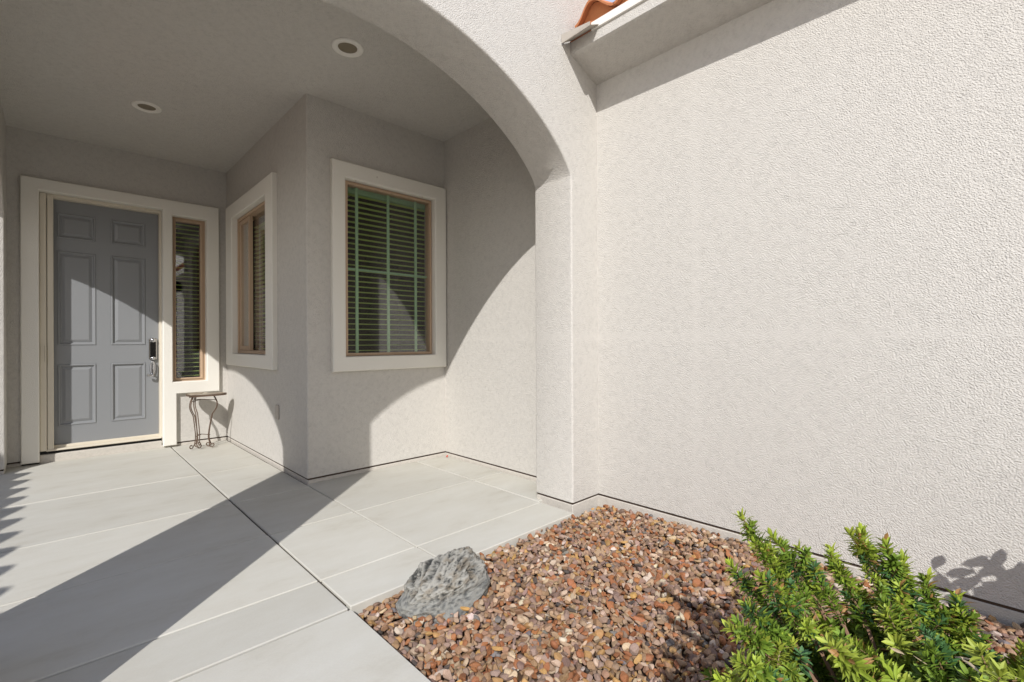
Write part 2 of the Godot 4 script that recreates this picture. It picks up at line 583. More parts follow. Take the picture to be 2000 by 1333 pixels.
func make_door() -> void:
	var zl := ZD - 0.12
	var st := new_st()
	var px := [[0.008, 0.286], [0.399, 0.677]]
	var py := [[0.312, 0.903], [1.087, 1.994], [2.116, 2.360]]
	var holes := []
	for a in px:
		for b in py:
			holes.append(rect(a[0], a[1], b[0], b[1]))
	panel(st, "z", zl, 1, rect(-0.10, 0.787, 0.137, 2.478), holes, -0.045, 0.0, 0.0015)
	var door := obj("front_door", st, M.door, house)
	door.set_meta("label", "grey six-panel front door")
	var prof := [[0.0, 0.0], [0.004, 0.005], [0.010, 0.006], [0.016, 0.003], [0.022, -0.009], [0.030, -0.011], [0.052, -0.002], [0.056, -0.001]]
	for h in holes:
		st = new_st()
		for k in prof.size() - 1:
			var r0: Rect2 = h.grow(-prof[k][0]); var r1: Rect2 = h.grow(-prof[k + 1][0])
			var q0 := corners(r0, zl + prof[k][1]); var q1 := corners(r1, zl + prof[k + 1][1])
			for e in 4:
				quad(st, q0[e], q0[(e + 1) % 4], q1[(e + 1) % 4], q1[e], Vector3(0, 0, 1))
		var q := corners(h.grow(-0.056), zl - 0.001)
		quad(st, q[0], q[1], q[2], q[3], Vector3(0, 0, 1))
		obj("raised_panel", st, M.door, door)
	# lock set: keypad deadbolt above a lever with an oval plate
	var lx := 0.737
	st = new_st()
	box(st, Vector3(lx - 0.034, 0.93, zl), Vector3(lx + 0.034, 1.155, zl + 0.022), 0.008)
	obj("lock_plate", st, M.chrome, door)
	st = new_st()
	box(st, Vector3(lx - 0.025, 0.955, zl + 0.018), Vector3(lx + 0.025, 1.118, zl + 0.027), 0.003)
	obj("keypad", st, M.dark_metal, door)
	st = new_st()
	lathe_z(st, Vector3(lx, 1.135, zl + 0.02), [[0.0, 0.024], [0.016, 0.022], [0.02, 0.010], [0.022, 0.0]], 16)
	obj("lock_cylinder", st, M.chrome, door)
	st = new_st()
	lathe_z(st, Vector3(lx, 0.944, zl + 0.02), [[0.0, 0.020], [0.012, 0.016], [0.014, 0.004], [0.016, 0.0]], 16)
	obj("lock_cylinder", st, M.chrome, door)
	st = new_st()
	var oval := []
	for k in 24:
		oval.append(Vector2(cos(TAU * k / 24.0) * 0.030, sin(TAU * k / 24.0) * 0.085))
	for k in 24:
		var a: Vector2 = oval[k]; var b: Vector2 = oval[(k + 1) % 24]
		var c := Vector3(lx, 0.835, zl)
		quad(st, c + Vector3(a.x, a.y, 0), c + Vector3(b.x, b.y, 0), c + Vector3(b.x * 0.86, b.y * 0.93, 0.012), c + Vector3(a.x * 0.86, a.y * 0.93, 0.012), Vector3(a.x, a.y, 0.02))
		tri_n(st, c + Vector3(0, 0, 0.014), c + Vector3(a.x * 0.86, a.y * 0.93, 0.012), c + Vector3(b.x * 0.86, b.y * 0.93, 0.012), Vector3(0, 0, 1))
	obj("handle_plate", st, M.chrome, door)
	st = new_st()
	tube(st, [Vector3(lx, 0.90, zl + 0.01), Vector3(lx, 0.90, zl + 0.045), Vector3(lx - 0.002, 0.885, zl + 0.056), Vector3(lx - 0.004, 0.83, zl + 0.058), Vector3(lx - 0.004, 0.79, zl + 0.055), Vector3(lx - 0.002, 0.775, zl + 0.045), Vector3(lx, 0.772, zl + 0.01)], [0.008, 0.008, 0.010, 0.012, 0.010, 0.008, 0.008], 10)
	tube(st, [Vector3(lx, 0.765, zl + 0.05), Vector3(lx - 0.03, 0.762, zl + 0.058), Vector3(lx - 0.055, 0.77, zl + 0.058)], [0.012, 0.011, 0.014], 10)
	obj("door_handle", st, M.chrome, door)

	# jamb, head, threshold and the retractable screen cassette on the left
	st = new_st()
	panel(st, "z", ZD, 1, rect(-0.120, 0.818, 0.10, 2.518), [rect(-0.072, 0.787, 0.0, 2.478)], -0.17, -0.052, 0.003)
	obj("door_jamb", st, M.cream, house)
	var scr := box_obj("screen_cassette", Vector3(-0.113, 0.105, ZD - 0.10), Vector3(-0.066, 2.505, ZD - 0.018), 0.006, M.cream, house)
	scr.set_meta("label", "cream retractable screen cassette beside the front door")
	box_obj("pull_bar", Vector3(-0.062, 0.11, ZD - 0.10), Vector3(-0.018, 2.495, ZD - 0.03), 0.005, M.cream, scr)
	box_obj("pull_handle", Vector3(-0.078, 0.93, ZD - 0.018), Vector3(-0.068, 1.09, ZD - 0.004), 0.004, M.cream, scr)
	box_obj("top_track", Vector3(-0.062, 2.495, ZD - 0.10), Vector3(0.795, 2.510, ZD - 0.04), 0.003, M.cream, scr)
	st = new_st()
	box(st, Vector3(-0.070, 0.106, ZD - 0.14), Vector3(0.795, 0.138, ZD - 0.085), 0.004)
	box(st, Vector3(-0.070, 0.098, ZD - 0.085), Vector3(0.800, 0.114, ZD - 0.022), 0.004)
	obj("threshold", st, M.cream, house)
	box_obj("sill_gap", Vector3(-0.112, 0.06, ZD - 0.17), Vector3(0.80, 0.098, ZD - 0.05), 0.0, M.black, house)
	box_obj("door_step", Vector3(-0.115, -0.13, ZD - 0.19), Vector3(0.802, 0.072, ZD - 0.012), 0.006, M.foundation, house)
	# one white surround for door and sidelight, stepped round the lower wall
	st = new_st()
	panel(st, "z", ZD, 1, rect(-0.232, 1.321, 0.018, 2.62), [rect(-0.113, 0.805, -1, 2.51), rect(0.89, 1.2, 0.69, 2.466), rect(0.924, 2.0, -1, 0.562)], -0.05, 0.042, 0.007)
	var dt := obj("door_surround", st, M.trim, house)
	dt.set_meta("label", "white surround of front door and sidelight")

func corners(r: Rect2, z: float) -> Array:
	return [Vector3(r.position.x, r.position.y, z), Vector3(r.end.x, r.position.y, z), Vector3(r.end.x, r.end.y, z), Vector3(r.position.x, r.end.y, z)]

func lathe_z(st: SurfaceTool, c: Vector3, prof: Array, n: int) -> void:
	st.set_smooth_group(1)
	for k in n:
		var a := TAU * k / n; var b := TAU * (k + 1) / n
		for i in prof.size() - 1:
			var z0: float = prof[i][0]; var r0: float = prof[i][1]
			var z1: float = prof[i + 1][0]; var r1: float = prof[i + 1][1]
			quad(st, c + Vector3(cos(a) * r0, sin(a) * r0, z0), c + Vector3(cos(b) * r0, sin(b) * r0, z0), c + Vector3(cos(b) * r1, sin(b) * r1, z1), c + Vector3(cos(a) * r1, sin(a) * r1, z1), Vector3(cos(a), sin(a), 0.5))
	st.set_smooth_group(-1)

# blind slats across a window; axis as in wp
func blinds(parent: Node, axis: String, plane: float, out: float, u0: float, u1: float, y0: float, y1: float, depth: float, pitch: float, tilt: float) -> void:
	var w := 0.039
	var st := new_st()
	var n := wp(axis, 0, out, 0, 0, 1)
	var du := wp(axis, 0, 0, 1, 0, 0)
	# a curved slat about its own middle line
	var seg := 4
	var prev := []
	for k in seg + 1:
		var s := (float(k) / seg - 0.5) * w
		var crown := 0.004 * (1.0 - pow(2.0 * s / w, 2.0))
		var p := n * (s * cos(tilt) + crown * sin(tilt)) + Vector3.UP * (-s * sin(tilt) + crown * cos(tilt))
		prev.append(p)
	var half := (u1 - u0) * 0.5
	st.set_smooth_group(1)
	for k in seg:
		quad(st, prev[k] - du * half, prev[k] + du * half, prev[k + 1] + du * half, prev[k + 1] - du * half, Vector3.UP)
	var up := Vector3.UP * -0.0025
	for k in seg:
		quad(st, prev[k] - du * half + up, prev[k] + du * half + up, prev[k + 1] + du * half + up, prev[k + 1] - du * half + up, Vector3.DOWN)
	st.set_smooth_group(-1)
	quad(st, prev[seg] - du * half, prev[seg] + du * half, prev[seg] + du * half + up, prev[seg] - du * half + up, n)
	quad(st, prev[0] - du * half, prev[0] + du * half, prev[0] + du * half + up, prev[0] - du * half + up, -n)
	var mesh := mesh_of(st, M.slat)
	var y := y0
	while y < y1:
		var o := put("blind_slat", mesh, parent)
		o.position = wp(axis, plane, out, (u0 + u1) * 0.5, y, -depth)
		y += pitch

func pane(parent: Node, axis: String, plane: float, out: float, u0: float, u1: float, y0: float, y1: float, depth: float) -> void:
	# insulated unit: two sheets of glass
	for k in 2:
		var st := new_st()
		panel(st, axis, plane, out, rect(u0, u1, y0, y1), [], -depth - 0.012 * k - 0.004, -depth - 0.012 * k)
		obj("glass_pane", st, M.glass, parent)

func make_sidelight() -> void:
	var st := new_st()
	panel(st, "z", ZD, 1, rect(0.882, 1.208, 0.682, 2.474), [rect(0.930, 1.155, 0.725, 2.425)], -0.11, -0.052, 0.002)
	panel(st, "z", ZD, 1, rect(0.916, 1.176, 0.711, 2.444), [rect(0.930, 1.155, 0.725, 2.425)], -0.05, -0.038, 0.003)
	var w := obj("sidelight_window", st, M.tan, house)
	w.set_meta("label", "tall narrow sidelight beside the front door")
	pane(w, "z", ZD, 1, 0.93, 1.155, 0.725, 2.425, 0.06)
	blinds(w, "z", ZD, 1, 0.90, 1.19, 0.74, 2.46, 0.185, 0.048, -0.10)

func make_side_window() -> void:
	var st := new_st()
	panel(st, "x", XB, -1, rect(-5.99, -4.43, 0.862, 2.60), [rect(-5.75, -4.62, 0.99, 2.445)], -0.05, 0.045, 0.007)
	var tr := obj("window_surround", st, M.trim, house)
	tr.set_meta("label", "white surround of the bay side window")
	st = new_st()
	panel(st, "x", XB, -1, rect(-5.758, -4.612, 0.982, 2.453), [rect(-5.715, -4.655, 1.025, 2.41)], -0.12, -0.052, 0.002)
	panel(st, "x", XB, -1, rect(-5.747, -4.623, 0.993, 2.442), [rect(-5.715, -4.655, 1.025, 2.41)], -0.052, -0.012, 0.003)
	var w := obj("side_window", st, M.tan, house)
	w.set_meta("label", "sliding window in the bay side wall with curtain on its left")
	st = new_st()
	panel(st, "x", XB, -1, rect(-5.713, -5.36, 1.027, 2.408), [rect(-5.67, -5.40, 1.07, 2.365)], -0.060, -0.025, 0.003)
	obj("sliding_sash", st, M.tan, w)
	pane(w, "x", XB, -1, -5.668, -5.402, 1.07, 2.365, 0.038)
	pane(w, "x", XB, -1, -5.360, -4.656, 1.026, 2.41, 0.07)
	# gathered curtain behind the left sash
	st = new_st()
	st.set_smooth_group(1)
	var n := 60
	for k in n:
		var a := -5.94 + 0.24 * k / n; var b := -5.94 + 0.24 * (k + 1) / n
		var fa := 0.12 + 0.012 * sin(k * 0.7); var fb := 0.12 + 0.012 * sin((k + 1) * 0.7)
		quad(st, wp("x", XB, -1, a, 1.0, -fa), wp("x", XB, -1, b, 1.0, -fb), wp("x", XB, -1, b, 2.43, -fb), wp("x", XB, -1, a, 2.43, -fa), Vector3(-1, 0, 0))
	obj("curtain", st, M.curtain, w)
	blinds(w, "x", XB, -1, -5.66, -4.80, 1.04, 2.40, 0.17, 0.047, -0.2)

func make_front_window() -> void:
	var st := new_st()
	panel(st, "z", ZB, 1, rect(1.592, 2.706, 0.864, 2.58), [rect(1.70, 2.58, 0.985, 2.45)], -0.05, 0.045, 0.007)
	var tr := obj("window_surround", st, M.trim, house)
	tr.set_meta("label", "white surround of the bay front window")
	var screws := [[1.98, 2.52, 0.045], [1.80, 2.4515, 0.02], [2.45, 2.4515, 0.02]]
	for s in screws:
		var ss := new_st()
		lathe_z(ss, Vector3(s[0], s[1] - 0.003, ZB + s[2] - 0.001), [[0.0, 0.006], [0.003, 0.005], [0.004, 0.0]], 8)
		obj("screw", ss, M.outlet, tr)
	st = new_st()
	panel(st, "z", ZB, 1, rect(1.694, 2.586, 0.979, 2.456), [rect(1.742, 2.552, 1.012, 2.42)], -0.085, -0.052, 0.002)
	panel(st, "z", ZB, 1, rect(1.703, 2.577, 0.988, 2.447), [rect(1.742, 2.552, 1.012, 2.42)], -0.052, -0.015, 0.003)
	panel(st, "z", ZB, 1, rect(1.720, 2.566, 0.998, 2.436), [rect(1.742, 2.552, 1.012, 2.42)], -0.02, -0.008, 0.002)
	var w := obj("front_window", st, M.tan, house)
	w.set_meta("label", "window in the bay front with green-tinted blinds and grille bars")
	pane(w, "z", ZB, 1, 1.742, 2.552, 1.012, 2.42, 0.035)
	for x in [1.845, 2.142, 2.427]:
		box_obj("grille_bar", Vector3(x - 0.014, 1.012, ZB - 0.066), Vector3(x + 0.014, 2.42, ZB - 0.056), 0.003, M.muntin, w)
	box_obj("grille_bar", Vector3(1.742, 1.712, ZB - 0.0645), Vector3(2.552, 1.732, ZB - 0.0575), 0.003, M.muntin, w)
	box_obj("head_rail", Vector3(1.66, 2.388, ZB - 0.175), Vector3(2.64, 2.46, ZB - 0.12), 0.003, M.muntin, w)
	blinds(w, "z", ZB, 1, 1.66, 2.64, 1.03, 2.38, 0.150, 0.0465, -0.06)

# ---------------------------------------------------------------- roof edge over the long wall
func make_roof() -> void:
	# cornice: sloping stucco underside, upright face, drip edge
	var st := new_st()
	var z0 := ZF - 0.001; var z1 := 5.5
	var prof := [Vector2(XR + 0.01, 2.885), Vector2(XR - 0.06, 2.905), Vector2(XR - 0.13, 2.935), Vector2(2.47, 2.972), Vector2(2.445, 2.974), Vector2(2.432, 2.985), Vector2(2.432, 3.06), Vector2(XR + 0.01, 3.06)]
	for k in prof.size() - 1:
		var a: Vector2 = prof[k]; var b: Vector2 = prof[k + 1]
		st.set_smooth_group(1 if k < 5 else -1)
		quad(st, Vector3(a.x, a.y, z0), Vector3(a.x, a.y, z1), Vector3(b.x, b.y, z1), Vector3(b.x, b.y, z0), Vector3(-0.3, -1, 0) if k < 5 else (Vector3.LEFT if k == 5 else Vector3.UP))
	st.set_smooth_group(-1)
	obj("cornice", st, M.stucco, house)
	st = new_st()
	box(st, Vector3(2.420, 3.052, -1.78), Vector3(2.50, 3.105, z1), 0.003)
	obj("drip_edge", st, M.white_metal, house)
	# bent flashing where the eave meets the arch wall
	st = new_st()
	var fl := [Vector3(2.335, 3.012, ZF + 0.004), Vector3(2.335, 3.022, -1.72), Vector3(2.44, 3.075, -1.72), Vector3(2.44, 3.075, ZF + 0.004)]
	quad(st, fl[0], fl[1], fl[2], fl[3], Vector3(-0.3, -1, 0))
	quad(st, fl[0], fl[0] + Vector3(-0.004, 0.055, 0), fl[1] + Vector3(-0.004, 0.02, 0), fl[1], Vector3.LEFT)
	obj("flashing", st, M.outlet, house)
	# roof deck and clay tiles: barrels and pans in courses up the slope
	var roof := Node3D.new()
	roof.name = "roof"
	house.add_child(roof)
	st = new_st()
	var slope := 0.33
	quad(st, Vector3(2.42, 3.095, ZF), Vector3(2.42, 3.095, z1), Vector3(7.0, 3.095 + 4.58 * slope, z1), Vector3(7.0, 3.095 + 4.58 * slope, ZF), Vector3.UP)
	quad(st, Vector3(2.42, 3.06, ZF), Vector3(2.42, 3.06, z1), Vector3(7.0, 3.06, z1), Vector3(7.0, 3.06, ZF), Vector3.DOWN)
	quad(st, Vector3(7.0, 3.06, ZF), Vector3(7.0, 3.06, z1), Vector3(7.0, 3.095 + 4.58 * slope, z1), Vector3(7.0, 3.095 + 4.58 * slope, ZF), Vector3.RIGHT)
	obj("roof_deck", st, M.clay_dark, roof)
	var tile := tile_mesh(M.clay)
	var tile2 := tile_mesh(M.clay_dark)
	var stop := stop_mesh(M.mortar)
	var x_ax := Vector3(1, slope, 0).normalized()
	var bas := Basis(x_ax, Vector3(-x_ax.y, x_ax.x, 0), Vector3(0, 0, 1))
	for c in 3:
		for k in 25:
			if k == 0 and c == 0: continue
			var z := -1.90 + (k - 1) * 0.295
			var o := put("roof_tile", tile if rng.randf() < 0.6 else tile2, roof)
			o.transform = Transform3D(bas, Vector3(2.415 + c * 0.34, 3.125 + c * (0.34 * slope + 0.0), z) + bas.y * (0.016 if c > 0 else 0.0))
			if c == 0:
				var s := put("bird_stop", stop, roof)
				s.transform = Transform3D(bas, Vector3(2.455, 3.135, z))

func tile_y(s: float) -> float:
	# S-shaped section over one pitch, s in 0..1: pan then barrel
	return 0.045 - 0.045 * cos(TAU * s)

func tile_mesh(m: Material) -> ArrayMesh:
	var st := new_st()
	st.set_smooth_group(1)
	var n := 20; var len := 0.42; var th := 0.014
	for k in n:
		var a := float(k) / n; var b := float(k + 1) / n
		for d in [0.0, -th]:
			quad(st, Vector3(0, tile_y(a) + th + d, a * 0.292), Vector3(len, tile_y(a) + th + d, a * 0.292), Vector3(len, tile_y(b) + th + d, b * 0.292), Vector3(0, tile_y(b) + th + d, b * 0.292), Vector3.UP if d == 0.0 else Vector3.DOWN)
	st.set_smooth_group(-1)
	for k in n:
		var a := float(k) / n; var b := float(k + 1) / n
		quad(st, Vector3(0, tile_y(a), a * 0.292), Vector3(0, tile_y(a) + th, a * 0.292), Vector3(0, tile_y(b) + th, b * 0.292), Vector3(0, tile_y(b), b * 0.292), Vector3.LEFT)
	return mesh_of(st, m)

func stop_mesh(m: Material) -> ArrayMesh:
	var st := new_st()
	var n := 20
	for k in n:
		var a := float(k) / n; var b := float(k + 1) / n
		quad(st, Vector3(0, -0.01, a * 0.292), Vector3(0, tile_y(a) - 0.001, a * 0.292), Vector3(0, tile_y(b) - 0.001, b * 0.292), Vector3(0, -0.01, b * 0.292), Vector3.LEFT)
	return mesh_of(st, m)

# ---------------------------------------------------------------- what stands round about, seen as shade and reflection
func make_surroundings() -> void:
	# garden wall across the court on the left: its tile cap cuts the sun near the side arch
	var wall := thing("court_wall", "court wall with clay tile cap, known by its scalloped shadow beside the side arch", "garden wall")
	var st := new_st()
	box(st, Vector3(-2.23, -0.14, -6.4), Vector3(-2.03, 1.70, 1.0), 0.01)
	obj("wall", st, M.stucco, wall)
	var tm := tile_mesh(M.clay)
	var bas := Basis(Vector3(-1, 0.15, 0).normalized(), Vector3(0.15, 1, 0).normalized(), Vector3(0, 0, 1))
	for k in 25:
		var o := put("cap_tile", tm, wall)
		o.transform = Transform3D(bas, Vector3(-1.92, 1.69, -6.35 + k * 0.295))
	# trees and a lamp post across the front yard, mirrored in the sidelight
	var tree_spots := [Vector3(5.2, -0.14, 22.0), Vector3(9.0, -0.14, 23.5), Vector3(1.5, -0.14, 24.0)]
	var tree_labels := ["green tree across the street between two other trees", "green tree across the street on the side of the long wall", "green tree across the street on the side of the court wall"]
	for k in 3:
		var tr := thing("street_tree", tree_labels[k], "tree", tree_spots[k], "trees across the street")
		st = new_st()
		tube(st, [Vector3.ZERO, Vector3(0.1, 1.2, 0), Vector3(0.05, 2.2, 0.1)], [0.22, 0.16, 0.1], 8)
		for b in 5:
			var a := TAU * b / 5.0
			tube(st, [Vector3(0.07, 1.9, 0.05), Vector3(cos(a) * 0.8, 2.9, sin(a) * 0.8), Vector3(cos(a) * 1.4, 3.6, sin(a) * 1.4)], [0.09, 0.05, 0.02], 6)
		obj("trunk", st, mat(Color(0.36, 0.28, 0.21), 0.9), tr)
		st = new_st()
		for b in 2600:
			var v := Vector3(rng.randfn(), rng.randfn(), rng.randfn()).normalized() * pow(rng.randf(), 0.4)
			var c := Vector3(v.x * 2.1, 3.4 + v.y * 1.5, v.z * 2.1)
			var e := Vector3(rng.randfn(), rng.randfn(), rng.randfn()).normalized() * 0.14
			var f := Vector3(rng.randfn(), rng.randfn(), rng.randfn()).normalized() * 0.10
			tri(st, c - e, c + f, c + e)
		obj("crown", st, mat(Color(0.27, 0.36, 0.17), 0.8), tr)
	var lamp := thing("lamp_post", "dark lamp post with a hanging lantern, mirrored in the sidelight glass", "lamp post", Vector3(3.05, -0.14, 4.6))
	st = new_st()
	tube(st, [Vector3.ZERO, Vector3(0, 3.6, 0)], [0.09, 0.07], 12)
	obj("post", st, M.dark_metal, lamp)
	st = new_st()
	tube(st, [Vector3(0, 3.1, 0), Vector3(-0.25, 3.2, 0), Vector3(-0.45, 3.12, 0)], [0.02, 0.02, 0.015], 6)
	obj("arm", st, M.dark_metal, lamp)
	st = new_st()
	box(st, Vector3(-0.55, 2.78, -0.09), Vector3(-0.36, 3.04, 0.09), 0.02)
	box(st, Vector3(-0.50, 3.04, -0.05), Vector3(-0.41, 3.10, 0.05), 0.01)
	obj("lantern", st, M.dark_metal, lamp)

# ---------------------------------------------------------------- downlights
func make_downlights() -> void:
	var labels := ["white-rimmed recessed downlight in the porch ceiling in front of the bay corner", "white-rimmed recessed downlight in the porch ceiling near the front door"]
	var at := [Vector3(1.384, CEIL, -2.978), Vector3(0.538, CEIL, -4.858)]
	for k in 2:
		var l := thing("recessed_downlight", labels[k], "ceiling light", at[k], "recessed downlights in the porch ceiling")
		var st := new_st()
		st.set_smooth_group(1)
		disc(st, Vector3.ZERO, 0.101, 0.098, -0.001, -0.009)
		disc(st, Vector3.ZERO, 0.098, 0.090, -0.009, -0.013)
		disc(st, Vector3.ZERO, 0.090, 0.066, -0.013, -0.011)
		disc(st, Vector3.ZERO, 0.066, 0.060, -0.011, -0.004)
		obj("trim_ring", st, M.white_metal, l)
		st = new_st()
		st.set_smooth_group(1)
		disc(st, Vector3.ZERO, 0.0605, 0.052, -0.0045, -0.003)
		disc(st, Vector3.ZERO, 0.052, 0.0, -0.003, -0.0015)
		obj("bulb_face", st, M.lens, l)

func make_scrap() -> void:
	var st := new_st()
	leaf(st, Vector3(0, 0.004, 0), Vector3(0.9, 0.15, 0.3).normalized(), Vector3(0.1, 1, 0.2), 0.026, 0.016, 0.5, Color(0.45, 0.03, 0.015), Color(0.50, 0.05, 0.02))
	var o := obj("fallen_petal", st, vmat(0.7))
	o.position = Vector3(2.665, 0.002, -3.665)
	o.rotation.y = 0.8
	tag(o, "tiny red petal lying on the concrete at the foot of the recess corner", "petal")

# ---------------------------------------------------------------- side table with a heart-shaped top
func heart(t: float) -> Vector2:
	# unit heart: notch towards +y, tip towards -y
	var x := 16.0 * pow(sin(t), 3)
	var y := 13.0 * cos(t) - 5.0 * cos(2 * t) - 2.0 * cos(3 * t) - cos(4 * t)
	return Vector2(x / 32.0, (y + 2.5) / 32.0)

func make_table() -> void:
	var c := Vector3(1.095, 0, -5.835)
	var tb := thing("side_table", "small wrought iron side table with heart-shaped stone top by the front door", "table", c)
	tb.rotation.y = 0.0
	var ax := Vector3(0.70, 0, -0.71)        # from tip to notch
	var sd := Vector3(0.71, 0, 0.70)
	var n := 64
	var hp := func(t: float, s: float) -> Vector3:
		var h := heart(t) * s
		return sd * h.x * 0.40 + ax * h.y * 0.41
	var st := new_st()
	for k in n:
		var a := TAU * k / n; var b := TAU * (k + 1) / n
		var a0: Vector3 = hp.call(a, 1.0); var b0: Vector3 = hp.call(b, 1.0)
		var y0 := Vector3.UP * 0.548; var y1 := Vector3.UP * 0.566
		quad(st, a0 + y0, b0 + y0, b0 + y1, a0 + y1, a0)
		var a2: Vector3 = hp.call(a, 0.93); var b2: Vector3 = hp.call(b, 0.93)
		quad(st, a0 + y1, b0 + y1, b2 + y1, a2 + y1, Vector3.UP)
		tri_n(st, y0, a0 + y0, b0 + y0, Vector3.DOWN)
	obj("top_rim", st, M.rust, tb)
	# stone pieces set in the top
	var cols := [Color(0.68, 0.63, 0.56), Color(0.60, 0.54, 0.47), Color(0.74, 0.70, 0.63), Color(0.55, 0.45, 0.38)]
	var parts := 7
	for p in parts:
		st = new_st()
		var t0 := TAU * p / parts + 0.05; var t1 := TAU * (p + 1) / parts - 0.05
		for k in 10:
			var a := lerpf(t0, t1, k / 10.0); var b := lerpf(t0, t1, (k + 1) / 10.0)
			var a0: Vector3 = hp.call(a, 0.92); var b0: Vector3 = hp.call(b, 0.92)
			var a1: Vector3 = hp.call(a, 0.12); var b1: Vector3 = hp.call(b, 0.12)
			var y := Vector3.UP * 0.5685
			quad(st, a0 + y, b0 + y, b1 + y, a1 + y, Vector3.UP)
		obj("stone_inlay", st, mat(cols[p % 4], 0.7), tb)
	st = new_st()
	for k in n:
		var a := TAU * k / n; var b := TAU * (k + 1) / n
		tri_n(st, Vector3.UP * 0.5665, hp.call(a, 0.935) + Vector3.UP * 0.5665, hp.call(b, 0.935) + Vector3.UP * 0.5665, Vector3.UP)
	obj("mortar_bed", st, mat(Color(0.50, 0.46, 0.41), 0.9), tb)
	# three bowed legs, each a pair of rods ending in scrolls
	var feet := [-ax * 0.150 + sd * -0.02, sd * 0.165 + ax * 0.06, sd * -0.155 + ax * 0.09]
	for k in 3:
		var out: Vector3 = feet[k].normalized()
		var side := out.cross(Vector3.UP)
		for s in [-1.0, 1.0]:
			st = new_st()
			var pts := []
			var rad := []
			for i in 22:
				var y := 0.548 - 0.50 * i / 21.0
				var u := i / 21.0
				var bow := 0.112 + 0.034 * sin(minf(u * 2.6, 1.0) * PI) - 0.048 * smoothstep(0.1, 0.9, u)
				if u > 0.88: bow += (u - 0.88) * 0.12
				pts.append(out * bow + side * s * (0.006 + 0.008 * u) + Vector3.UP * y)
				rad.append(0.005)
			# scroll outwards
			var pc: Vector3 = pts[21]
			var cc: Vector3 = pc + out * 0.024 * s + Vector3.UP * -0.012
			for i in 20:
				var a := PI * 1.0 + i * 0.32 if s > 0 else -i * 0.32
				var rr := 0.026 * (1.0 - i / 30.0)
				var v := out * cos(a) * rr + Vector3.UP * (sin(a) if s > 0 else sin(a)) * rr
				pts.append(cc + v + side * s * 0.014)
				rad.append(0.0052)
			tube(st, pts, rad, 6)
			obj("leg", st, M.rust, tb)
	for y in [0.50, 0.135]:
		st = new_st()
		var rr := 0.132 if y > 0.3 else 0.078
		for k in 3:
			var o: Vector3 = feet[k].normalized() * rr
			tube(st, [o + Vector3.UP * y, Vector3.UP * (y + 0.012)], [0.004], 5)
		obj("stretcher", st, M.rust, tb)

# ---------------------------------------------------------------- boulder
func icosphere(sub: int) -> Array:
	var p := (1.0 + sqrt(5.0)) / 2.0
	var v := []
	for q in [[-1, p, 0], [1, p, 0], [-1, -p, 0], [1, -p, 0], [0, -1, p], [0, 1, p], [0, -1, -p], [0, 1, -p], [p, 0, -1], [p, 0, 1], [-p, 0, -1], [-p, 0, 1]]:
		v.append(Vector3(q[0], q[1], q[2]).normalized())
	var f := [[0, 11, 5], [0, 5, 1], [0, 1, 7], [0, 7, 10], [0, 10, 11], [1, 5, 9], [5, 11, 4], [11, 10, 2], [10, 7, 6], [7, 1, 8], [3, 9, 4], [3, 4, 2], [3, 2, 6], [3, 6, 8], [3, 8, 9], [4, 9, 5], [2, 4, 11], [6, 2, 10], [8, 6, 7], [9, 8, 1]]
	for s in sub:
		var mid := {}
		var nf := []
		for t in f:
			var m := []
			for e in 3:
				var a: int = t[e]; var b: int = t[(e + 1) % 3]
				var key := mini(a, b) * 1000000 + maxi(a, b)
				if not mid.has(key):
					mid[key] = v.size()
					v.append((v[a] + v[b]).normalized())
				m.append(mid[key])
			nf.append_array([[t[0], m[0], m[2]], [t[1], m[1], m[0]], [t[2], m[2], m[1]], [m[0], m[1], m[2]]])
		f = nf
	return [v, f]

